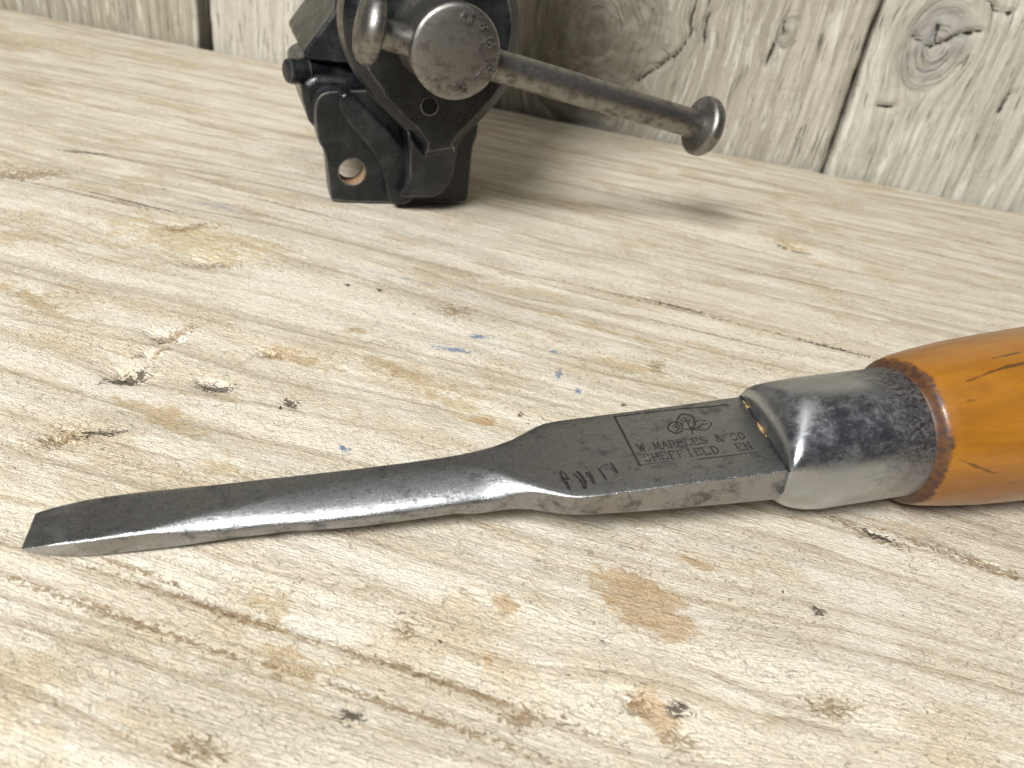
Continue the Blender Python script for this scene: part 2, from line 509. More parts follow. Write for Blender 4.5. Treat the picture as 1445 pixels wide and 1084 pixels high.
def handle_material():
    t = NT('amber_boxwood')
    pos = t.mapp(t.objco(), scale=(1000, 1000, 1000))
    g1 = t.noise(pos, (0.018, 0.16, 0.16), 5, 0.6, 0.4)
    g2 = t.noise(pos, (0.07, 1.6, 1.6), 5, 0.7, 0.3)
    mott = t.noise(pos, (0.06, 0.11, 0.11), 4, 0.6, loc=(4, 4, 2))
    col = t.mix(t.rng(g1, 0.35, 0.70), (0.285, 0.118, 0.0095), (0.21, 0.080, 0.006))
    col = t.mix(t.rng(mott, 0.50, 0.68, 0, 0.6), col, (0.18, 0.062, 0.006))
    col = t.mix(t.rng(g2, 0.48, 0.68, 0, 0.5), col, (0.22, 0.072, 0.009))
    crk = t.noise(pos, (0.035, 0.75, 0.75), 3, 0.55, 0.7, loc=(1.3, 5.2, 0.4))
    ck = t.math('MULTIPLY', t.rng(crk, 0.68, 0.74), 0.5)
    dots = t.noise(pos, (0.5, 0.9, 0.9), 2, 0.5, loc=(2, 2, 7))
    col = t.mix(t.math('MULTIPLY', t.rng(dots, 0.72, 0.78), 0.4), col, (0.10, 0.04, 0.012))
    for (px, py, L, wd, an) in ((1400, 522, 7.5, 0.36, 0.16), (1437, 513, 5.0, 0.45, 0.10), (1425, 499, 4.0, 0.28, 0.05), (1385, 664, 6.5, 0.34, -0.42)):
        d = ray(px, py)
        o3, d3 = CAM - CA, d
        oy, oz, dy_, dz = np.dot(o3, CV), np.dot(o3, CW), np.dot(d3, CV), np.dot(d3, CW)
        aa, bb, c2 = dy_ ** 2 + dz ** 2, 2 * (oy * dy_ + oz * dz), oy ** 2 + oz ** 2 - 0.0160 ** 2
        tt = (-bb - math.sqrt(max(0, bb * bb - 4 * aa * c2))) / (2 * aa)
        P = (o3 + tt * d3)
        v_, w_ = np.dot(P, CV), np.dot(P, CW)
        p = t.mapp(pos, (np.dot(P, CU) * 1000, v_ * 1000, w_ * 1000), (math.atan2(w_, v_) - math.pi / 2, 0, 0), (1, 1, 1), 'TEXTURE')
        p = t.mapp(p, (0, 0, 0), (0, 0, an), (L, wd, 4.0), 'TEXTURE')
        ln = t.new('ShaderNodeVectorMath', operation='LENGTH')
        t.put(ln.inputs[0], p)
        mk = t.rng(t.math('ADD', t.math('SUBTRACT', 1.0, ln.outputs['Value']), t.math('MULTIPLY_ADD', dots, 1.6, -0.85)), 0.0, 0.6)
        ck = t.math('MAXIMUM', ck, mk)
    col = t.mix(t.math('MULTIPLY', ck, 0.7), col, (0.035, 0.018, 0.010))
    # dark grime where the wood meets the ferrule
    x = t.sep(pos)[0]
    e = t.math('MULTIPLY_ADD', mott, 3.0, t.math('MULTIPLY_ADD', dots, 1.2, x))
    m = t.rng(e, -66.9, -67.7)
    col = t.mix(t.math('MULTIPLY', m, t.rng(dots, 0.3, 0.65, 0.97, 0.75)), col, (0.040, 0.022, 0.018))
    h = t.math('MULTIPLY_ADD', ck, -2.0, g2)
    h = t.math('MULTIPLY_ADD', mott, 0.5, h)
    return t.out(col, t.rng(mott, 0.3, 0.7, 0.34, 0.5), 0.0, t.bump(h, 0.00007, 1.0), spec=0.4, coat=t.math('MULTIPLY_ADD', m, -0.45, 0.45), coat_rough=0.18)


def paint_material():
    t = NT('worn_black_paint')
    pos = t.mapp(t.objco(), scale=(1000, 1000, 1000))
    a = t.noise(pos, (0.12, 0.12, 0.12), 5, 0.65)
    b = t.noise(pos, (1.2, 1.2, 1.2), 3, 0.6)
    col = t.mix(t.rng(a, 0.42, 0.70), (0.005, 0.006, 0.0075), (0.022, 0.023, 0.024))
    col = t.mix(t.rng(b, 0.69, 0.75, 0, 0.8), col, (0.22, 0.21, 0.19))
    bv = t.new('ShaderNodeBevel')
    bv.samples = 4
    bv.inputs['Radius'].default_value = 0.0011
    geo = t.new('ShaderNodeNewGeometry')
    dt = t.new('ShaderNodeVectorMath', operation='DOT_PRODUCT')
    t.put(dt.inputs[0], bv.outputs[0])
    t.put(dt.inputs[1], geo.outputs['Normal'])
    edge = t.rng(t.math('MULTIPLY_ADD', a, -0.25, dt.outputs['Value']), 0.84, 0.70)
    col = t.mix(t.math('MULTIPLY', edge, 0.8), col, (0.34, 0.33, 0.31))
    h = t.math('MULTIPLY_ADD', b, 0.5, a)
    return t.out(col, t.rng(a, 0.35, 0.65, 0.22, 0.40), t.math('MULTIPLY', edge, 0.6), t.bump(h, 0.0004, 0.6), spec=0.42)


def plain(name, col, rough, metal=0.0):
    t = NT(name)
    pos = t.mapp(t.objco(), scale=(1000, 1000, 1000))
    n = t.noise(pos, (0.9, 0.9, 0.9), 3, 0.6)
    return t.out(t.mix(t.rng(n, 0.35, 0.65), col, tuple(c * 0.55 for c in col)), rough, metal)


MAT_BENCH = bench_material()
MAT_BLADE = steel_material('worn_blade_steel', (0.335, 0.34, 0.347), (0.105, 0.105, 0.108), 0.25, (0.49, 0.68), 1.0, bump=0.000055,
                           stain=(-203.2, -205.0, 6.0, (0.50, 0.505, 0.51), -0.02))
MAT_FERR = steel_material('polished_ferrule_steel', (0.43, 0.445, 0.465), (0.24, 0.245, 0.255), 0.27, (0.58, 0.84), 0.35,
                          stain=(-75.0, -66.0, 16.0, (0.055, 0.038, 0.034), 0.22), bump=0.00004, pits=0.4)
MAT_HANDLE = handle_material()
MAT_PAINT = paint_material()
MAT_VSTEEL = steel_material('tarnished_vise_steel', (0.27, 0.262, 0.245), (0.10, 0.088, 0.075), 0.35, (0.46, 0.64), 0.5, bump=0.00008, pits=0.4)
MAT_STAMP = plain('stamp_groove_shade', (0.018, 0.015, 0.012), 0.85)  # dark colour stands in for shade inside the stamped grooves
MAT_GLINT = steel_material('stamp_glint_steel', (0.42, 0.42, 0.42), (0.2, 0.2, 0.2), 0.3)  # brighter steel, a painted highlight for the lit groove edges
MAT_DARK = plain('painted_recess_shade', (0.006, 0.006, 0.006), 0.9)  # black standing in for shade in the ferrule crease and oil hole
MAT_GOLD = plain('old_lacquer', (0.48, 0.33, 0.15), 0.45)
MAT_BACK = plain('gap_shade_backing', (0.035, 0.028, 0.020), 0.95)  # dark colour stands in for shade seen through the plank gaps

# ------------------------------------------------------------------ workbench
YW = 0.3845                                       # the bench ends at the wall


def axis_samples(segs):
    out = []
    for a, b, n in segs:
        out += list(np.linspace(a, b, n, endpoint=False))
    out.append(segs[-1][1])
    return np.array(out)


def build_bench():
    xs = axis_samples([(-0.60, -0.40, 20), (-0.40, -0.13, 170), (-0.13, 0.16, 320), (0.16, 0.50, 34)])
    ys = axis_samples([(-0.25, 0.02, 20), (0.02, 0.17, 520), (0.17, YW, 480)])
    X, Y = np.meshgrid(xs, ys, indexing='ij')
    x, y = X * 1000, Y * 1000
    g = y + 3.5 * vnoise(x / 95, y / 40, 1) + 1.2 * vnoise(x / 30, y / 16, 2)
    for (px, py, rad) in ((1110, 345, 15), (210, 500, 11), (270, 340, 14), (715, 860, 5), (900, 1000, 6), (1170, 985, 7), (385, 495, 6)):
        k = bench_at(px, py) * 1000
        dx, dy = x - k[0], y - k[1]
        g = g + dy * 0.75 * np.exp(-((dx / (rad * 2.2)) ** 2 + (dy / rad) ** 2)) * -1
    calm = np.interp(y, [120, 230], [1.0, 0.38])          # the far half is worn smoother
    amp = (0.6 + 0.5 * vnoise(x / 70, y / 45, 9)) * calm
    hz = 0.55 * calm * vnoise(x / 260, g / 8.5, 3) + 0.26 * amp * vnoise(x / 120, g / 2.6, 4)
    hz += 0.06 * amp * vnoise(x / 22, g / 1.1, 5) + 0.05 * vnoise(x / 5, y / 2.2, 6) + 0.30 * vnoise(x / 120, y / 90, 8)
    for (px, py, rad, dep) in ((180, 527, 3.0, 2.6), (238, 468, 3.2, 2.2), (212, 495, 1.8, 1.6), (305, 541, 2.6, 1.8), (384, 494, 2.6, 1.6), (1118, 348, 4.5, 1.8),
                               (25, 242, 7, 1.8), (262, 325, 6, 1.0), (300, 370, 5, 1.0), (898, 992, 2, 0.7), (1230, 754, 4, 0.8), (1390, 796, 4, 0.9), (85, 612, 3, 1.5), (410, 567, 1.6, 0.5)):
        k = bench_at(px, py) * 1000
        hz -= dep * np.exp(-(((x - k[0]) / (rad * 1.3)) ** 2 + ((y - k[1]) / (rad * .8)) ** 2)) * (0.5 + 0.8 * np.abs(vnoise(x / 1.3, y / 1.1, 12)))
    hz -= 0.25
    # worn back edge
    e = np.clip((y - (YW * 1000 - 3.0 - 1.2 * vnoise(x / 14, x * 0, 7))) / 3.0, 0, 1)
    hz -= 1.3 * e ** 2
    Yd = Y + np.where(y > YW * 1000 - 0.5, -0.0006 * (1 + vnoise(x / 9, x * 0, 11)), 0)
    nx, ny = X.shape
    verts = np.stack([X, Yd, hz / 1000], -1).reshape(-1, 3)
    idx = np.arange(nx * ny).reshape(nx, ny)
    q = np.stack([idx[:-1, :-1], idx[1:, :-1], idx[1:, 1:], idx[:-1, 1:]], -1).reshape(-1, 4)
    faces = q.tolist()
    # thickness: skirt and underside
    b = len(verts)
    corners = np.array([[-0.60, -0.25, -0.045], [0.50, -0.25, -0.045], [0.50, YW, -0.045], [-0.60, YW, -0.045]])
    verts = np.vstack([verts, corners])
    faces.append([b, b + 1] + idx[:, 0][::-1].tolist())
    faces.append([b + 1, b + 2] + idx[-1, :][::-1].tolist())
    faces.append([b + 2, b + 3] + idx[:, -1].tolist())
    faces.append([b + 3, b] + idx[0, :].tolist())
    faces.append([b + 3, b + 2, b + 1, b])
    me = bpy.data.meshes.new('workbench_top')
    me.from_pydata(verts.tolist(), [], faces)
    me.polygons.foreach_set('use_smooth', [True] * len(q) + [False] * 5)
    gr = np.zeros((len(verts), 3), np.float32)
    gr[:nx * ny, 0] = x.ravel()
    gr[:nx * ny, 1] = g.ravel()
    a = me.attributes.new('grain', 'FLOAT_VECTOR', 'POINT')
    a.data.foreach_set('vector', gr.ravel())
    cls = {YEL: 0, TAN: 1, GREY: 2, RUST: 3, BROWN: 4, BLUE: 5, DK: 6}
    fld = np.full((9, nx, ny), -3.0, np.float32)
    for (px, py, rx, ry, an, c, st, nz, amp, soft) in feats:
        if c not in cls:
            continue
        ry = max(ry, 0.75)
        k = bench_at(px, py) * 1000
        dx, dy = x - k[0], y - k[1]
        ca, sa = math.cos(an), math.sin(an)
        d = 1 - np.sqrt(((dx * ca + dy * sa) / rx) ** 2 + ((-dx * sa + dy * ca) / ry) ** 2) - (0.9 - st) * 0.5
        fld[cls[c]] = np.maximum(fld[cls[c]], d)
    for gi, nm in enumerate(('marks_a', 'marks_b', 'marks_c')):
        ar = np.full((len(verts), 3), -3.0, np.float32)
        ar[:nx * ny] = fld[gi * 3:gi * 3 + 3].reshape(3, -1).T
        me.attributes.new(nm, 'FLOAT_VECTOR', 'POINT').data.foreach_set('vector', ar.ravel())
    me.update()
    o = bpy.data.objects.new('workbench_top', me)
    COL.objects.link(o)
    me.materials.append(MAT_BENCH)
    o['kind'] = 'structure'
    o['label'] = 'bleached pale pine workbench top with long open grain'
    o['category'] = 'workbench'
    return o


build_bench()


# ------------------------------------------------------------------ wall of planks
def wall_at(px, py, y=YW + 0.002):
    return hit(px, py, (0, y, 0), np.array([0, 1.0, 0]))


ZT, ZB = 0.34, -0.03
wall = mesh_obj('wall', [(-0.62, YW + 0.030, ZB), (0.52, YW + 0.030, ZB), (0.52, YW + 0.030, ZT), (-0.62, YW + 0.030, ZT),
                         (-0.62, YW + 0.040, ZB), (0.52, YW + 0.040, ZB), (0.52, YW + 0.040, ZT), (-0.62, YW + 0.040, ZT)],
                [(0, 1, 2, 3), (5, 4, 7, 6), (1, 5, 6, 2), (4, 0, 3, 7), (3, 2, 6, 7), (4, 5, 1, 0)], MAT_BACK)
wall['kind'] = 'structure'
wall['label'] = 'wall of wide weathered grey vertical boards behind the bench'
wall['category'] = 'wall'


def wmm(px, py):
    p = wall_at(px, py) * 1000
    return p[0], p[2]


def plank(x0, x1, mat, seed, knots, cracks=(), depth=0.022, dx=0.0011, setback=0.0):
    """x0, x1 in metres; knots: (x mm, z mm, core radius mm)"""
    nx = max(12, int((x1 - x0) / dx))
    zs = axis_samples([(ZB, 0.0, 6), (0.0, 0.105, 75), (0.105, ZT, 60)])
    ts = np.linspace(0, 1, nx + 1)
    T, Z = np.meshgrid(ts, zs, indexing='ij')
    z = Z * 1000
    e0 = x0 + 0.0011 * fbm(z / 14, z * 0 + 3, 3, seed)
    e1 = x1 + 0.0011 * fbm(z / 14, z * 0 + 5, 3, seed + 4)
    X = e0 + (e1 - e0) * T
    x = X * 1000
    g = x + 2.0 * vnoise(x / 40, z / 90, seed + 1)
    kn = np.zeros_like(x)
    hz = np.zeros_like(x)
    for kx, kz, kr in knots:
        ddx, ddz = x - kx, z - kz
        rr = np.sqrt(ddx ** 2 + (ddz * 0.75) ** 2) + 1e-6
        wob = rr * (1 + 0.12 * vnoise(ddx / 9, ddz / 9, seed + 8))
        flow = ddx * (1 - kr ** 2 / np.maximum(wob, kr) ** 2)
        w = np.exp(-(rr / (kr * 1.9)) ** 2)
        g = g + w * (flow - ddx) * 1.0
        inside = np.clip((kr * 1.15 - wob) / (kr * 0.35), 0, 1)
        g = g * (1 - inside) + inside * (kx + wob * 1.3)
        kn = np.maximum(kn, inside)
        hz += 0.9 * inside * vnoise(x / 3.5, z / 3.5, seed + 3) - 1.0 * np.exp(-((wob - kr * 1.15) / 1.1) ** 2)
    hz += 0.75 * vnoise(g / 5.5, z / 150, seed + 5) + 0.45 * vnoise(g / 2.2, z / 60, seed + 6) + 0.25 * vnoise(x / 4, z / 8, seed + 7)
    cd = np.full_like(x, 9.0)
    for poly in cracks:
        for a, b in zip(poly[:-1], poly[1:]):
            a, b = np.array(wmm(*a)), np.array(wmm(*b))
            ab = b - a
            xx, zz_ = x + 0.7 * vnoise(x / 3, z / 3, seed + 14), z + 0.7 * vnoise(x / 3, z / 3, seed + 15)
            tt = np.clip(((xx - a[0]) * ab[0] + (zz_ - a[1]) * ab[1]) / (ab @ ab + 1e-9), 0, 1)
            cd = np.minimum(cd, np.hypot(xx - a[0] - tt * ab[0], zz_ - a[1] - tt * ab[1]))
    hz -= 3.0 * np.exp(-(cd / 0.8) ** 2)
    edge = np.minimum(T, 1 - T) * (x1 - x0) * 1000
    Yv = YW + 0.002 + setback - hz / 1000 + 0.0025 * np.clip(1 - edge / 2.2, 0, 1) ** 2
    n, m = X.shape
    verts = np.stack([X, Yv, Z], -1).reshape(-1, 3)
    idx = np.arange(n * m).reshape(n, m)
    q = np.stack([idx[:-1, :-1], idx[1:, :-1], idx[1:, 1:], idx[:-1, 1:]], -1).reshape(-1, 4).tolist()
    # sides and back
    yb = YW + 0.002 + depth
    L = np.stack([X[0], np.full(m, yb), Z[0]], -1)
    Rr = np.stack([X[-1], np.full(m, yb), Z[-1]], -1)
    b = n * m
    verts = np.vstack([verts, L, Rr])
    for j in range(m - 1):
        q.append([b + j, idx[0, j], idx[0, j + 1], b + j + 1])
        q.append([idx[-1, j], b + m + j, b + m + j + 1, idx[-1, j + 1]])
        q.append([b + m + j, b + j, b + j + 1, b + m + j + 1])
    q.append(idx[:, -1].tolist() + [b + 2 * m - 1, b + m - 1])
    q.append(idx[::-1, 0].tolist() + [b, b + m])
    me = bpy.data.meshes.new('plank')
    me.from_pydata(verts.tolist(), [], q)
    nf = (n - 1) * (m - 1)
    me.polygons.foreach_set('use_smooth', [True] * nf + [False] * (len(q) - nf))
    gr = np.zeros((len(verts), 3), np.float32)
    gr[:b, 0], gr[:b, 1], gr[:b, 2] = g.ravel(), z.ravel(), kn.ravel()
    gr[b:b + m, 0], gr[b:b + m, 1] = g[0] + 20, z[0]
    ca = np.full(len(verts), 9.0, np.float32)
    ca[:b] = cd.ravel()
    me.attributes.new('crack', 'FLOAT', 'POINT').data.foreach_set('value', ca)
    gr[b + m:, 0], gr[b + m:, 1] = g[-1] + 20, z[-1]
    a = me.attributes.new('grain', 'FLOAT_VECTOR', 'POINT')
    a.data.foreach_set('vector', gr.ravel())
    me.update()
    o = bpy.data.objects.new('plank', me)
    COL.objects.link(o)
    me.materials.append(mat)
    o.parent = wall
    return o


MAT_P1 = plank_material('grey_brown_plank', (0.42, 0.385, 0.30), (0.23, 0.21, 0.165), (0.33, 0.28, 0.18))
MAT_P2 = plank_material('pale_plank', (0.57, 0.54, 0.465), (0.37, 0.345, 0.285), (0.52, 0.47, 0.40))
MAT_P3 = plank_material('grey_green_plank', (0.47, 0.44, 0.36), (0.265, 0.24, 0.19), (0.33, 0.30, 0.24), (0.22, 0.20, 0.16))
MAT_P4 = plank_material('weathered_plank', (0.53, 0.505, 0.425), (0.33, 0.31, 0.25), (0.39, 0.365, 0.295))


k1 = wmm(1322, 62)
k2 = wmm(842, 45)
k3 = wmm(1112, 45)
xgl, xgr = wmm(274, 20)[0] / 1000, wmm(293, 30)[0] / 1000
xs_ = wmm(1205, 120)[0] / 1000
plank(-0.60, xgl, MAT_P1, 21, [])
plank(xgr, -0.112, MAT_P2, 22, [])
plank(-0.1105, xs_ - 0.0008, MAT_P3, 23, [(k2[0], k2[1], 30), (k3[0], k3[1], 4)],
      [[(985, -10), (978, 18), (974, 45), (960, 75), (930, 95), (898, 114)], [(1003, -5), (998, 35), (992, 60)], [(1108, 32), (1104, 48)], [(1092, 62), (1080, 95)]])
plank(xs_ + 0.0008, 0.235, MAT_P4, 24, [(k1[0], k1[1], 12)],
      [[(1312, 68), (1328, 62), (1345, 55), (1362, 47), (1385, 46)], [(1324, 36), (1322, 60)], [(1290, 54), (1308, 65)], [(1395, -2), (1404, 18), (1425, 20)], [(1426, 130), (1408, 160)], [(1240, 150), (1262, 152)]])
plank(0.2365, 0.50, MAT_P2, 25, [], dx=0.004)

# ------------------------------------------------------------------ chisel
chisel = empty('mortise_chisel', 'old steel mortise chisel with amber wooden handle lying on the bench', 'chisel')
Mc = Matrix.Identity(4)
for i in range(3):
    Mc[i][0], Mc[i][1], Mc[i][2] = float(CU[i]), float(CV[i]), float(CW[i])
Mc.translation = Vector(CA)
chisel.matrix_world = Mc
WT = 3.76


def on_top(px, py, w=WT):
    """photo pixel -> (s, v) in mm on the flat top of the blade"""
    P = hit(px, py, CA + CW * w / 1000, CW) - CA
    return float(np.dot(P, CU) * 1000), float(np.dot(P, CV) * 1000)


# s, centre, half width, flat edge near, flat edge far, top, bottom   (mm)
ST = [
    (-214.3, 0.75, 3.70, 3.66, 3.66, 2.95, 2.80),
    (-213.6, 0.75, 3.82, 3.78, 3.78, 3.05, 2.30),
    (-212.0, 0.70, 4.10, 4.04, 4.04, 3.28, 1.70),
    (-210.0, 0.66, 4.35, 4.27, 4.27, 3.52, 1.15),
    (-207.3, 0.62, 4.55, 4.42, 4.45, 3.76, 0.75),
    (-204.9, 0.65, 4.65, 4.30, 4.50, 3.78, 0.45),
    (-200.2, 0.75, 4.70, 4.15, 4.50, 3.78, 0.10),
    (-197.6, 0.70, 4.65, 4.35, 4.45, 3.76, 0.05),
    (-194.4, 0.60, 4.60, 3.35, 4.40, 3.76, 0.0),
    (-189.8, 0.50, 4.55, 2.25, 4.30, 3.76, 0.0),
    (-185.6, 0.45, 4.50, 1.60, 4.20, 3.76, -0.05),
    (-180.1, 0.40, 4.55, 0.35, 4.1, 3.82, -0.60),
    (-175.0, 0.25, 4.80, -1.1, 3.95, 3.90, -1.25),
    (-168.0, 0.20, 5.00, -1.7, 3.75, 3.97, -1.80),
    (-160.0, 0.20, 5.05, -1.8, 3.65, 4.0, -1.95),
    (-152.0, 0.20, 5.08, -1.4, 3.8, 3.98, -1.95),
    (-148.0, 0.25, 5.15, -0.3, 4.2, 3.92, -1.75),
    (-145.0, 0.35, 5.30, 1.4, 4.8, 3.84, -1.45),
    (-142.5, 0.42, 5.70, 3.6, 5.4, 3.79, -1.15),
    (-140.5, 0.42, 6.50, 5.4, 6.2, 3.76, -0.90),
    (-138.0, 0.40, 7.80, 7.2, 7.6, 3.76, -0.70),
    (-135.5, 0.40, 9.20, 8.9, 9.0, 3.76, -0.40),
    (-134.0, 0.40, 9.85, 9.6, 9.7, 3.76, -0.25),
    (-132.0, 0.35, 10.05, 9.8, 9.9, 3.76, -0.35),
    (-122.8, 0.30, 10.20, 9.95, 10.05, 3.76, -1.20),
    (-108.8, 0.30, 10.35, 10.1, 10.2, 3.76, -2.25),
    (-97.6, 0.30, 10.65, 10.4, 10.5, 3.76, -2.75),
    (-88.0, 0.30, 10.65, 10.4, 10.5, 3.76, -2.9),
]


def blade_ring(row):
    s, c, b, an, af, wt, wb_ = row
    th = wt - wb_
    pts = []
    cr = min(0.35, th * 0.3)

    def side(sgn, a):
        # from the flat's edge round to the lower corner
        out = []
        reach = b - a
        hh = min(th * 0.80, max(reach * 0.85, 0.18 * min(1, th)))
        rnd = float(np.interp(s, [-192, -178, -152, -141], [0, 1, 1, 0]))
        hh = hh * (1 - rnd) + th * 0.52 * rnd
        t0 = float(np.interp(s, [-215, -188, -174, -150, -144, -138], [1.05, 0.95, 0.30, 0.30, 0.8, 1.0])) if sgn < 0 else 0.5
        for k in range(11):
            th_ = t0 + (math.pi / 2 - t0) * k / 10
            f = (math.sin(th_) - math.sin(t0)) / (1 - math.sin(t0))
            gdn = 1 - math.cos(th_) / math.cos(t0)
            out.append((c + sgn * (a + reach * f), wt - hh * gdn))
        b_in = (b - min(0.9, 0.25 * th)) * (1 - rnd) + b * 0.45 * rnd
        ex = 7.0 * (1 - rnd) + 2.1 * rnd
        for k in range(1, 10):
            ph = math.pi / 2 * k / 9
            cv, sv = max(0.0, math.cos(ph)) ** (2 / ex), math.sin(ph) ** (2 / ex)
            out.append((c + sgn * (b_in + (b - b_in) * cv), wt - hh - (th - hh) * sv))
        return out

    near = side(-1, an)
    far = side(1, af)
    ring = []
    k = 8
    vn, vf = near[0][0], far[0][0]
    for i in range(1, k):
        ring.append((vn + (vf - vn) * i / k, wt))
    ring = [near[0]] + ring + far + near[::-1][:-1]
    return [(s / 1000, v / 1000, w / 1000) for v, w in ring]


def densify(rows, step=1.2):
    out = []
    arr = np.array(rows)
    s_new = []
    for i in range(len(rows) - 1):
        n = max(1, int((rows[i + 1][0] - rows[i][0]) / step))
        s_new += list(np.linspace(rows[i][0], rows[i + 1][0], n, endpoint=False))
    s_new.append(rows[-1][0])
    s_new = np.array(s_new)
    cols = [s_new]
    for k in range(1, arr.shape[1]):
        lin = np.interp(s_new, arr[:, 0], arr[:, k])
        # light smoothing, keeping the kinks crisp
        sm = lin.copy()
        sm[1:-1] = 0.25 * lin[:-2] + 0.5 * lin[1:-1] + 0.25 * lin[2:]
        cols.append(sm)
    jit = 0.06 * vnoise(s_new / 2.6, s_new * 0, 31) + 0.05 * vnoise(s_new / 0.9, s_new * 0, 33)
    cols[3] = cols[3] + np.where((s_new > -209) & (s_new < -178), jit * 2.0, jit * 0.4)
    return np.stack(cols, 1).tolist()


rings = [blade_ring(r) for r in densify(ST)]
blade = loft('blade', rings, MAT_BLADE, chisel, True, 28)


# stamped lettering: dark strokes on the blade flat paint the shade of its grooves
def strokes(name, lines, mat, parent, width, to3, h=0.00003, glint=False):
    """each polyline becomes a thin raised or inlaid bar; to3(x, y, lift) -> local point"""
    verts, faces = [], []
    if glint:  # pale strokes along one side imitate the lit edge of each groove
        extra = []
        for ln in lines:
            w = width
            if isinstance(ln, tuple) and isinstance(ln[1], float):
                ln, w = ln
            for a, b in zip(ln[:-1], ln[1:]):
                if rng.rand() < 0.35:
                    extra.append(([(a[0] + 0.05, a[1] - w * 0.8), (b[0] + 0.05, b[1] - w * 0.8)], 0.06))
        strokes(name + '_glint', extra, MAT_GLINT, parent, 0.07, to3, h * 0.6)
    for ln in lines:
        w = width
        if isinstance(ln, tuple) and isinstance(ln[1], float):
            ln, w = ln
        for (a, b) in zip(ln[:-1], ln[1:]):
            a, b = np.array(a, float), np.array(b, float)
            d = b - a
            L = np.linalg.norm(d)
            if L < 1e-6:
                continue
            d /= L
            n = np.array([-d[1], d[0]]) * w / 2
            e = d * w * 0.4
            q = [a - e - n, b + e - n, b + e + n, a - e + n]
            k = len(verts)
            for p in q:
                verts.append(to3(p[0], p[1], -0.00003))
            for p in q:
                verts.append(to3(p[0] * 1.0, p[1], h))
            faces += [(k + 4, k + 5, k + 6, k + 7), (k, k + 1, k + 5, k + 4), (k + 1, k + 2, k + 6, k + 5), (k + 2, k + 3, k + 7, k + 6), (k + 3, k, k + 4, k + 7)]
    return mesh_obj(name, verts, faces, mat, parent)


def top3(s, v, lift):
    return (s / 1000, v / 1000, WT / 1000 + lift + 0.00001)


def pix(poly):
    return [on_top(*p) for p in poly]


z7 = lambda x, y: (850 + x / 5.78, 560 + y / 5.78)
frame_lines = [
    (pix([(867, 588), (903, 657)]), 0.42),
    (pix([(867, 588.5), (885, 586), (905, 583.5)]), 0.30), (pix([(909, 582.5), (930, 580.5), (960, 577), (1003, 574), (1027, 571)]), 0.24),
    (pix([(903, 657), (925, 654), (952, 651)]), 0.16), (pix([(985, 648), (1012, 645), (1040, 641.5), (1072, 638)]), 0.20),
]
strokes('stamp_border', frame_lines, MAT_STAMP, blade, 0.24, top3, glint=True)

GL = {  # simple serif capitals, unit cell 0..1 wide, 0..1 high
    'W': [[(0, 1), (.25, 0), (.5, .8), (.75, 0), (1, 1)], [(-.08, 1), (.14, 1)], [(.86, 1), (1.08, 1)]],
    'M': [[(.05, 0), (.1, 1), (.5, .2), (.9, 1), (.95, 0)], [(-.08, 0), (.2, 0)], [(.8, 0), (1.08, 0)]],
    'A': [[(0, 0), (.5, 1), (1, 0)], [(.22, .38), (.78, .38)], [(-.12, 0), (.15, 0)], [(.85, 0), (1.12, 0)]],
    'R': [[(.1, 0), (.1, 1), (.7, 1), (.9, .85), (.9, .65), (.7, .5), (.1, .5)], [(.5, .5), (1, 0)], [(-.06, 0), (.3, 0)]],
    'P': [[(.1, 0), (.1, 1), (.7, 1), (.9, .85), (.9, .62), (.7, .46), (.1, .46)], [(-.06, 0), (.3, 0)]],
    'L': [[(.1, 1), (.1, 0), (.9, 0), (.9, .25)], [(-.06, 1), (.3, 1)]],
    'E': [[(.9, .78), (.9, 1), (.1, 1), (.1, 0), (.9, 0), (.9, .22)], [(.1, .52), (.65, .52)]],
    'S': [[(.9, .8), (.7, 1), (.3, 1), (.1, .8), (.25, .58), (.75, .42), (.92, .22), (.7, 0), (.3, 0), (.08, .2)]],
    'O': [[(.5, 1), (.15, .8), (.05, .5), (.15, .2), (.5, 0), (.85, .2), (.95, .5), (.85, .8), (.5, 1)]],
    'N': [[(.08, 0), (.08, 1), (.92, 0), (.92, 1)], [(-.06, 0), (.22, 0)], [(.8, 1), (1.05, 1)]],
    'H': [[(.08, 0), (.08, 1)], [(.92, 0), (.92, 1)], [(.08, .5), (.92, .5)], [(-.06, 0), (.22, 0)], [(.78, 1), (1.06, 1)]],
    'F': [[(.9, .78), (.9, 1), (.1, 1), (.1, 0)], [(.1, .52), (.65, .52)], [(-.06, 0), (.3, 0)]],
    'I': [[(.5, 0), (.5, 1)], [(.3, 0), (.7, 0)], [(.3, 1), (.7, 1)]],
    'D': [[(.1, 0), (.1, 1), (.6, 1), (.9, .75), (.9, .25), (.6, 0), (.1, 0)]],
    '&': [[(1, 0), (.25, .75), (.35, 1), (.6, 1), (.68, .8), (.1, .3), (.2, 0), (.6, 0), (.95, .4)]],
    '.': [[(.2, 0), (.3, 0)]],
    ' ': [],
}


def text_lines(txt, p0, p1, hgt, wch):
    """p0, p1: (s, v) of the start and end of the baseline"""
    p0, p1 = np.array(p0), np.array(p1)
    d = (p1 - p0)
    n = len(txt)
    adv = d / n
    u = adv / np.linalg.norm(adv)
    up = np.array([-u[1], u[0]])
    out = []
    for i, ch in enumerate(txt):
        o = p0 + adv * i
        worn = 0.13 + 0.10 * rng.rand()
        for pl in GL[ch]:
            out.append(([tuple(o + u * (x * wch) + up * (y * hgt)) for x, y in pl], float(worn)))
    return out


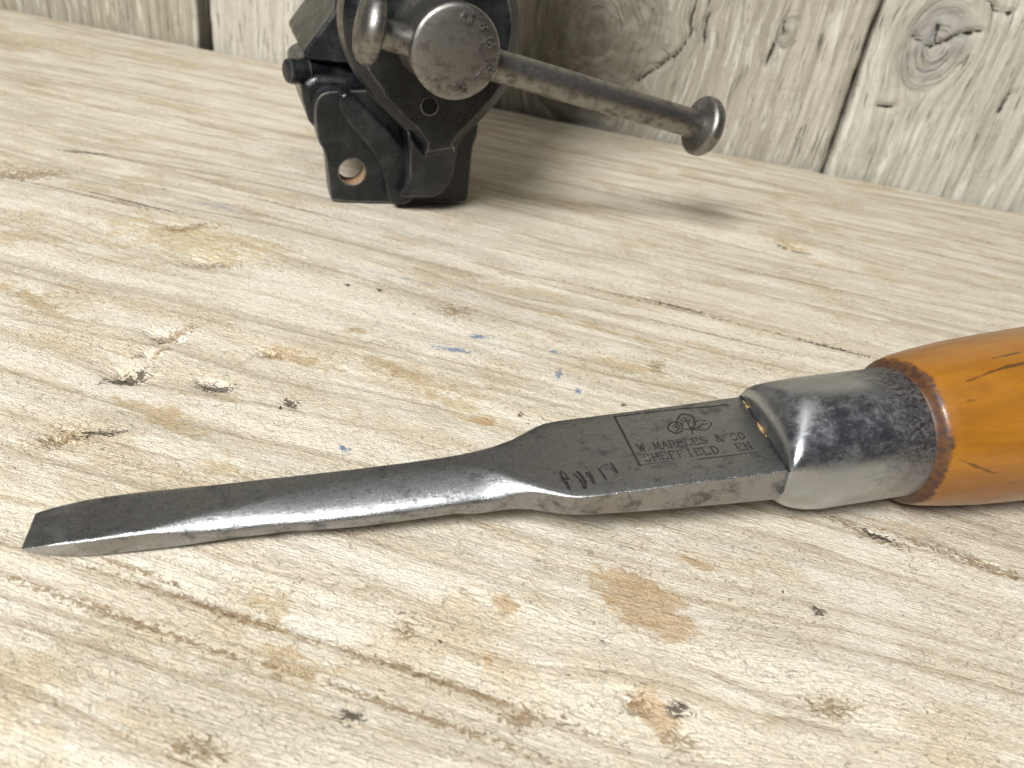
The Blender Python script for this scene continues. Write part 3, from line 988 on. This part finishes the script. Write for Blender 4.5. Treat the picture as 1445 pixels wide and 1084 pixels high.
b1a, b1b = on_top(903, 637), on_top(1056, 619)
b2a, b2b = on_top(911, 651.5), on_top(1066, 633.5)
adv1 = (np.array(b1b) - np.array(b1a)) / 14.0
adv2 = (np.array(b2b) - np.array(b2a)) / 13.0
l1 = text_lines('W.MARPLES & SO', b1a, b1b, 1.85, 0.78 * np.linalg.norm(adv1))
l2 = text_lines('SHEFFIELD. EN', b2a, b2b, 1.85, 0.76 * np.linalg.norm(adv2))
strokes('maker_stamp', l1 + l2, MAT_STAMP, blade, 0.17, top3, glint=True)
def lobe(cx, cy, rx, ry, a0, a1, n=26, k=5, amp=0.13, tilt=0.0):
    out = []
    for q in range(n + 1):
        a = math.radians(a0 + (a1 - a0) * q / n)
        m = 1 + amp * abs(math.sin(k * (a - math.radians(a0)) / 2)) - amp
        x, y = rx * m * math.cos(a), -ry * m * math.sin(a)
        out.append((cx + x * math.cos(tilt) - y * math.sin(tilt), cy + x * math.sin(tilt) + y * math.cos(tilt)))
    return out


leaf = [lobe(598, 252, 66, 46, 20, 330, tilt=0.10), lobe(682, 205, 78, 66, -50, 235, tilt=0.25), lobe(806, 232, 86, 42, -165, 150, tilt=-0.05),
        [(672, 170), (700, 225), (728, 272)], [(860, 215), (790, 242), (728, 272)], [(570, 240), (650, 262), (728, 272)],
        [(640, 185), (668, 205)], [(715, 185), (700, 215)], [(820, 212), (805, 240)], [(780, 250), (800, 255)], [(590, 225), (612, 252)], [(600, 280), (625, 262)], [(728, 272), (738, 305)]]
strokes('leaf_mark', [(pix([z7(*p) for p in l]), 0.26 if i < 2 else 0.18) for i, l in enumerate(leaf)], MAT_STAMP, blade, 0.2, top3, glint=True)
z8 = lambda x, y: (780 + x / 12.04, 640 + y / 12.04)
size = [
    ([(150, 310), (130, 350), (165, 420), (215, 440), (270, 430)], 0.42), ([(165, 450), (230, 500), (262, 560), (270, 600)], 0.55), ([(185, 330), (215, 345), (245, 420)], 0.3),
    ([(350, 350), (420, 400), (480, 470), (530, 590)], 0.34), ([(420, 310), (500, 400), (550, 480), (555, 590)], 0.5),
    ([(575, 330), (640, 400), (690, 500)], 0.42), ([(610, 300), (680, 390), (725, 520)], 0.22),
    ([(790, 270), (860, 370), (905, 440)], 0.38), ([(820, 235), (880, 190), (940, 195)], 0.2), ([(985, 170), (1040, 240), (1095, 330)], 0.42), ([(1000, 255), (1035, 310)], 0.22),
]
strokes('size_stamp', [(pix([z8(*p) for p in l]), w) for l, w in size], MAT_STAMP, blade, 0.3, top3, glint=True)

# ferrule: a rectangular mouth round the blade that swells into a round barrel
RF = 11.9


FS0, FL = -96.9, 10.0


def ferrule_ring(s):
    n = 120
    t = float(np.clip((s - FS0) / FL, 0, 1))
    q = max(0.0, 1 - (1 - t) ** 2.4) ** (1 / 2.4)
    qb = max(0.0, 1 - (1 - t) ** 2.0) ** 0.5
    hw = 11.0 + (RF - 11.0) * q
    hh_t = 4.2 + (RF - 4.2) * q
    hh_b = 3.2 + (RF - 3.2) * qb
    out = []
    for i in range(n):
        a = 2 * math.pi * i / n
        c, sn = math.cos(a), math.sin(a)
        ex = 2.0 + (3.5 if sn > 0 else 0.9) * (1 - q) ** 1.3
        v = hw * math.copysign(abs(c) ** (2 / ex), c)
        w = (hh_t if sn > 0 else hh_b) * math.copysign(abs(sn) ** (2 / ex), sn)
        sk = s + 0.11 * v * (1 - q) - (0.9 * (1 - q) if sn < 0 else 0.0) * abs(sn)
        out.append((sk / 1000, (v + 0.25 * (1 - q)) / 1000, w / 1000))
    return out


ss = list(FS0 + FL * (1 - np.cos(np.linspace(0, math.pi / 2, 34)))) + list(np.linspace(FS0 + FL + 1.5, -69.6, 9))
fr = [ferrule_ring(s) for s in ss]
fr.append([(-69.1 / 1000, p[1] * 0.992, p[2] * 0.992) for p in fr[-1]])
fr.append([(-69.0 / 1000, p[1] * 0.97, p[2] * 0.97) for p in fr[-1]])
fr.append([(-69.0 / 1000, p[1] * 0.90, p[2] * 0.90) for p in fr[-1]])
ferrule = loft('ferrule', fr, MAT_FERR, chisel, True, 50)

# lacquer flecks, and crease shade painted as a dark line, along the ferrule mouth
jx = lambda v: FS0 - 0.12 + 0.11 * v
seam = [(jx(v) + 0.12 * math.sin(v * 2.1), v) for v in np.linspace(-10.6, 11.0, 24)]
strokes('painted_crease', [([tuple(p) for p in seam], 0.34)], MAT_DARK, ferrule, 0.3, top3, h=0.00012)
fl = []
for v0 in (9.3, 8.7, 7.9, 2.6, 2.1, 1.5, 0.8, 0.3, -1.0):
    fl.append(([(jx(v0) - 0.22 + 0.1 * rng.rand(), v0), (jx(v0) - 0.26 + 0.14 * rng.rand(), v0 - 0.25 - 0.45 * rng.rand())], float(0.10 + 0.34 * rng.rand())))
strokes('lacquer_fleck', fl, MAT_GOLD, ferrule, 0.3, top3, h=0.00022)

hp = [(-73, 11.2), (-70.6, 12.0), (-70.2, 12.9), (-69.9, 13.3), (-69.4, 13.6), (-67.5, 14.1), (-63.0, 14.8), (-57, 15.45), (-50, 15.95), (-40, 16.4), (-28, 16.9), (-14, 17.4), (2, 17.6),
      (18, 17.4), (34, 16.8), (48, 15.8), (58, 14.6), (63, 13.0), (66, 10), (67, 5)]
hs = np.array(hp)
sf = np.concatenate([np.linspace(-73, -57, 64), np.linspace(-56, 60, 50), np.linspace(60.5, 67, 16)])
prof = [(s / 1000, float(np.interp(s, hs[:, 0], hs[:, 1])) / 1000) for s in sf]
for _ in range(2):
    pr = [p[1] for p in prof]
    prof = [prof[0]] + [(prof[i][0], 0.25 * pr[i - 1] + 0.5 * pr[i] + 0.25 * pr[i + 1]) for i in range(1, len(prof) - 1)] + [prof[-1]]
lathe('handle', prof, (0, 0, 0), (1, 0, 0), MAT_HANDLE, chisel, 96, 50)

# ------------------------------------------------------------------ vise
VA = math.radians(33.2)
VO = np.array([-0.0859, 0.2284, 0.0])
VR = np.array([math.cos(VA), math.sin(VA), 0.0])
VN = np.array([math.sin(VA), -math.cos(VA), 0.0])       # outward, towards the front
vise = empty('bench_vise', 'small black cast iron bench vise with steel screw handle against the boards', 'vise')
vise.location = VO
vise.rotation_euler = (0, 0, VA)


def vp(px, py, n):
    """photo pixel -> (r, z) in metres on the vise plane n metres in front of its base"""
    P = hit(px, py, VO + VN * n, VN) - VO
    return float(np.dot(P, VR)), float(P[2])


def loc(r, n, z):
    return (r, -n, z)


def prism(name, poly, n0, n1, mat, parent, bev=0.0, seg=3):
    """poly (r, z) extruded from n0 (back) to n1 (front)"""
    k = len(poly)
    verts = [loc(r, n0, z) for r, z in poly] + [loc(r, n1, z) for r, z in poly]
    faces = [tuple(range(k)), tuple(range(k, 2 * k))] + [(i, (i + 1) % k, k + (i + 1) % k, k + i) for i in range(k)]
    o = fix_normals(mesh_obj(name, verts, faces, mat, parent))
    if bev:
        bevel(o, bev, seg)
        sharp(o, 40)
    return o


def arc(c, r, a0, a1, n):
    return [(c[0] + r * math.cos(math.radians(a0 + (a1 - a0) * i / n)), c[1] + r * math.sin(math.radians(a0 + (a1 - a0) * i / n))) for i in range(n + 1)]


def smooth_poly(pts, it=2):
    for _ in range(it):
        out = []
        for a, b in zip(pts, pts[1:] + pts[:1]):
            out += [(0.75 * a[0] + 0.25 * b[0], 0.75 * a[1] + 0.25 * b[1]), (0.25 * a[0] + 0.75 * b[0], 0.25 * a[1] + 0.75 * b[1])]
        pts = out
    return pts


# base plate with its bolt hole
plate = [vp(x, y, 0) for x, y in [(470, 290), (466, 280), (463, 250), (459, 214), (448, 200), (444, 160), (446, 142), (456, 131), (480, 128), (600, 128), (672, 150), (676, 186), (667, 206), (664, 240), (661, 280), (655, 291)]]
plate = [(r, max(z, 0.0)) for r, z in plate]
hole_c = vp(497, 243, 0)
HR = 0.0040


def plate_with_hole(name, poly, c, hr, n0, n1, mat, parent):
    bm = bmesh.new()
    res = []
    for n in (n1, n0):
        o = [bm.verts.new(loc(r, n, z)) for r, z in poly]
        i = [bm.verts.new(loc(c[0] + hr * math.cos(a), n, c[1] + hr * 1.0 * math.sin(a))) for a in np.linspace(0, 2 * math.pi, 32, endpoint=False)]
        eo = [bm.edges.new((o[k], o[(k + 1) % len(o)])) for k in range(len(o))]
        ei = [bm.edges.new((i[k], i[(k + 1) % len(i)])) for k in range(len(i))]
        bmesh.ops.triangle_fill(bm, edges=eo + ei, use_beauty=True)
        res.append((o, i))
    for a, b in ((res[0][0], res[1][0]), (res[0][1], res[1][1])):
        for k in range(len(a)):
            bm.faces.new((a[k], a[(k + 1) % len(a)], b[(k + 1) % len(a)], b[k]))
    bmesh.ops.recalc_face_normals(bm, faces=bm.faces)
    me = bpy.data.meshes.new(name)
    bm.to_mesh(me)
    bm.free()
    o = bpy.data.objects.new(name, me)
    COL.objects.link(o)
    me.materials.append(mat)
    o.parent = parent
    return o


base = plate_with_hole('base_plate', smooth_poly(plate, 2), hole_c, HR, -0.007, 0.0, MAT_PAINT, vise)
bevel(base, 0.0007, 2, 40)
sharp(base, 40)
base.data.materials.append(plain('rusty_hole', (0.36, 0.22, 0.13), 0.8))
for p in base.data.polygons:
    cvec = p.center
    if math.hypot(cvec[0] - hole_c[0], cvec[2] - hole_c[1]) < HR * 0.999 and abs(p.normal[1]) < 0.3:
        p.material_index = 1

# rear body behind the plate
bodyp = [vp(x, y, -0.008) for x, y in [(424, 118), (427, 140), (436, 172), (452, 205)]]
right_r = vp(668, 190, 0)[0]
zb = vp(470, 200, 0)[1]
prism('body', [(-0.002, 0.004), (-0.004, bodyp[3][1] - 0.003), (bodyp[3][0] + 0.002, bodyp[3][1] + 0.001), bodyp[2], bodyp[1], bodyp[0], (bodyp[0][0] + 0.004, bodyp[0][1] + 0.003),
               (0.016, bodyp[0][1] + 0.003), (0.017, 0.02), (0.010, 0.004)], -0.060, -0.0072, MAT_PAINT, vise, 0.002)
prism('foot_flange', [(-0.004, 0.0), (0.019, 0.0), (0.019, 0.006), (-0.004, 0.006)], -0.060, -0.0074, MAT_PAINT, vise, 0.0012)

# swivel neck and the upper fixed jaw with its sloped shoulder
nk0, nk1 = vp(446, 125, -0.02), vp(600, 84, -0.02)
prism('neck', [(nk0[0], nk0[1] - 0.004), (0.014, nk0[1] - 0.004), (0.014, nk1[1] + 0.002), (nk0[0] + 0.004, nk1[1] + 0.002)], -0.052, -0.018, MAT_PAINT, vise, 0.001)
w = [vp(x, y, -0.010) for x, y in [(431, 84), (428, 76), (432, 69), (470, 19), (473, 8), (474, -20)]]
ztop = 0.145  # unseen jaw tops, raised and widened to cast the vise shadow
wb_z = vp(460, 88, -0.010)[1]
prism('fixed_jaw', [(0.018, wb_z), (w[0][0] + 0.003, wb_z)] + w + [(w[-1][0] + 0.001, 0.092), (-0.030, 0.097), (-0.030, ztop), (0.034, ztop), (0.034, 0.097), (0.018, 0.088)], -0.062, -0.010, MAT_PAINT, vise, 0.0009)
pc = vp(417, 103, -0.008)
lathe('pivot_pin', [(-0.0065, 0.0026), (-0.0060, 0.0034), (-0.0050, 0.0037), (0.0, 0.0037), (0.0002, 0.0030), (0.03, 0.0030)], loc(pc[0] + 0.0035, -0.012, pc[1]), (0.93, 0.35, 0), MAT_PAINT, vise, 32)

# moving jaw: round face plate with a tongue that ends in a foot
ND = 0.016
cc = vp(612, 42, ND)
RD = 0.5 * (vp(738, 48, ND)[0] - vp(486, 48, ND)[0])
cc = (0.5 * (vp(738, 48, ND)[0] + vp(486, 48, ND)[0]), cc[1])
tl = [vp(x, y, ND) for x, y in [(530, 146), (556, 172), (578, 192), (591, 210), (599, 229)]]
tr = [vp(x, y, ND) for x, y in [(646, 224), (650, 211), (662, 195), (683, 174), (703, 152), (720, 129), (731, 104)]]
a_l = math.degrees(math.atan2(tl[0][1] - cc[1], tl[0][0] - cc[0]))
a_r = math.degrees(math.atan2(tr[-1][1] - cc[1], tr[-1][0] - cc[0]))
outline = arc(cc, RD, a_r + 5, 360 + a_l - 4, 72) + tl + tr


def inset(poly, d):
    """move every point inwards along its normal (poly counter-clockwise)"""
    k = len(poly)
    P = np.array(poly)
    T = np.roll(P, -1, 0) - np.roll(P, 1, 0)
    T /= np.linalg.norm(T, axis=1)[:, None]
    return [(float(P[i, 0] - T[i, 1] * d), float(P[i, 1] + T[i, 0] * d)) for i in range(k)]


def rings_prism(name, layers, mat, parent):
    rg = [[loc(r, n, z) for r, z in poly] for poly, n in layers]
    return loft(name, rg, mat, parent, True, 30)


front = rings_prism('front_jaw', [(outline, 0.0005), (inset(outline, -0.0004), 0.0035), (outline, ND - 0.0035), (inset(outline, 0.0006), ND - 0.0022), (inset(outline, 0.0030), ND - 0.0004), (inset(outline, 0.0034), ND)], MAT_PAINT, vise)
front.data.materials.append(MAT_VSTEEL)
for p in front.data.polygons:
    rr = math.hypot(p.center[0] - cc[0], p.center[2] - cc[1])
    if len(p.vertices) == 4 and abs(p.normal[1]) < 0.35 and -p.center[1] < ND - 0.003 and rr < RD * 1.04:
        p.material_index = 1
def slanted(o, n_top, z0, z1, back):
    for v in o.data.vertices:
        if -v.co.y > 0:
            v.co.y += back * min(1, max(0, (z1 - v.co.z) / (z1 - z0)))


foot = [vp(x, y, ND - 0.002) for x, y in [(575, 182), (590, 204), (600, 214), (646, 208), (643, 245), (638, 266), (630, 279), (618, 287), (572, 288), (566, 281), (574, 270), (577, 250), (577, 225)]]
foot_o = prism('jaw_foot', foot, -0.0068, ND - 0.0012, MAT_PAINT, vise, 0.0014)
slanted(foot_o, ND, min(p[1] for p in foot), vp(620, 226, ND)[1], 0.0055)
prism('unseen_jaw_head', [(cc[0] - 0.018, cc[1] + 0.008), (cc[0] + 0.018, cc[1] + 0.008), (cc[0] + 0.018, 0.088), (0.026, 0.097), (0.026, ztop), (-0.026, ztop), (-0.026, 0.097), (cc[0] - 0.018, 0.088)], 0.0, ND - 0.003, MAT_PAINT, vise, 0.001)  # unseen upper jaw, added and sized to help cast the vise shadow
web = smooth_poly([vp(x, y, 0.004) for x, y in [(484, 122), (515, 150), (548, 182), (572, 208), (585, 240), (583, 286), (548, 286), (543, 262), (538, 236), (520, 206), (494, 178), (474, 150)]], 2)
wo = prism('jaw_web', web, -0.002, 0.0062, MAT_PAINT, vise, 0.003, 5)
hc = vp(606, 150, ND)
lathe('oil_hole_shade', [(0, 0.0023), (0.0004, 0.0023)], loc(hc[0], ND - 0.0003, hc[1]), (0, -1, 0), MAT_DARK, front, 24)  # black disc on the jaw face paints the shade of a hole

lathe('hole_rim', [(0, 0.0027), (0.0005, 0.0027), (0.0007, 0.0024), (0.0002, 0.0023)], loc(hc[0], ND - 0.0003, hc[1]), (0, -1, 0), MAT_PAINT, front, 24)

# screw with its round head
NH = 0.042
hd = vp(645, 75, NH)
HRAD = 0.5 * abs(vp(709, 75, NH)[0] - vp(582, 75, NH)[0])
sc = hd
screw = lathe('screw', [(0.010, 0.0112), (ND + 0.0005, 0.0112), (ND + 0.0035, 0.0116), (0.0225, 0.0112), (0.024, HRAD * 0.93), (NH - 0.0040, HRAD * 0.97), (NH - 0.0025, HRAD), (NH - 0.0009, HRAD), (NH - 0.0003, HRAD - 0.0004), (NH, HRAD - 0.0012), (NH + 0.0004, HRAD * 0.5), (NH + 0.0005, 0.0008)],
              loc(sc[0], 0, sc[1]), (0, -1, 0), MAT_VSTEEL, vise, 80, 40)
zz = lambda x, y: (560 + x / 7.228, y / 7.228)
head_marks = [
    [(690, 130), (670, 170), (690, 215), (745, 225)], [(755, 175), (750, 230)], [(760, 100), (775, 140)],
    [(825, 235), (850, 285)], [(840, 230), (900, 250), (860, 290)], [(900, 250), (925, 285)],
    [(965, 375), (910, 385), (890, 440), (915, 490), (960, 470), (965, 430), (930, 425)], [(965, 430), (1000, 450)],
    [(890, 660), (880, 700), (930, 745), (980, 720), (985, 670), (945, 640), (905, 660)], [(930, 680), (955, 690)],
    [(815, 820), (820, 780), (850, 755), (885, 790), (885, 810)],
    [(640, 860), (665, 850), (690, 870), (715, 905), (700, 935), (670, 930), (660, 900), (690, 870), (700, 815)],
]
strokes('cast_marks', [([vp(*zz(*p), NH + 0.0003) for p in l]) for l in head_marks], MAT_VSTEEL, screw, 0.00055,
        lambda r, z, lift: loc(r, NH + 0.0002 + lift, z), h=0.0006)

# sliding handle with two mushroom ends
NR = 0.0325
pl, pr_ = vp(536, 44, NR), vp(983, 176, NR)
pl3, pr3 = Vector(loc(pl[0], NR, pl[1])), Vector(loc(pr_[0], NR, pr_[1]))
ax = (pr3 - pl3)
LEN = ax.length
rod = lathe('handle_rod', [(0, 0.0040), (LEN * 0.5, 0.0042), (LEN, 0.0041)], pl3, ax, MAT_VSTEEL, vise, 40)
KN = [(-0.0006, 0.0041), (-0.0001, 0.0050), (0.0002, 0.0074), (0.0007, 0.0083), (0.0014, 0.0087), (0.0030, 0.0087), (0.0042, 0.0081), (0.0052, 0.0066), (0.0058, 0.0040), (0.0060, 0.0008)]
lathe('knob', KN, pr3, ax, MAT_VSTEEL, rod, 48, 60)
lathe('knob', KN, pl3, -ax, MAT_VSTEEL, rod, 48, 60)

# ------------------------------------------------------------------ crumbs and slivers lying on the bench
dv, df = [], []
spots = [(735, 582, .5), (490, 402, .6), (536, 410, .9), (746, 592, .4), (270, 690, .5), (395, 575, .5), (1160, 780, .5), (345, 788, .4), (700, 800, .5), (620, 905, .4), (850, 905, .4), (1105, 835, .5)]
for k in range(70):
    spots.append((rng.uniform(20, 1430), rng.uniform(330, 1060), rng.uniform(0.12, 0.34)))
for (px, py, sz) in spots:
    p = bench_at(px, py)
    q = p - CA
    if abs(np.dot(q, CV)) < 0.016 and np.dot(q, CU) > -0.22:
        continue
    a, L, wd = rng.uniform(0, math.pi), sz * rng.uniform(0.8, 2.4), sz * rng.uniform(0.35, 0.7)
    ca, sa = math.cos(a), math.sin(a)
    b0 = len(dv)
    for (u, v, zz2) in ((-1, -.6, -.3), (.9, -.8, -.3), (1, .7, -.3), (-.8, 1, -.3), (-.5, -.3, .55), (.6, -.2, .75), (.3, .5, .5)):
        u, v = u * L / 2 + rng.uniform(-.1, .1) * sz, v * wd / 2
        dv.append((p[0] + (u * ca - v * sa) / 1000, p[1] + (u * sa + v * ca) / 1000, zz2 * wd / 1000))
    df += [tuple(b0 + i for i in f) for f in ((0, 1, 5, 4), (1, 2, 5), (2, 6, 5), (2, 3, 6), (3, 0, 4, 6), (4, 5, 6))]
crumbs = mesh_obj('wood_crumbs', dv, df, plain('dark_crumb', (0.10, 0.07, 0.045), 0.8))
crumbs['kind'] = 'stuff'
crumbs['label'] = 'tiny dark crumbs and slivers scattered over the pale bench'
crumbs['category'] = 'crumbs'
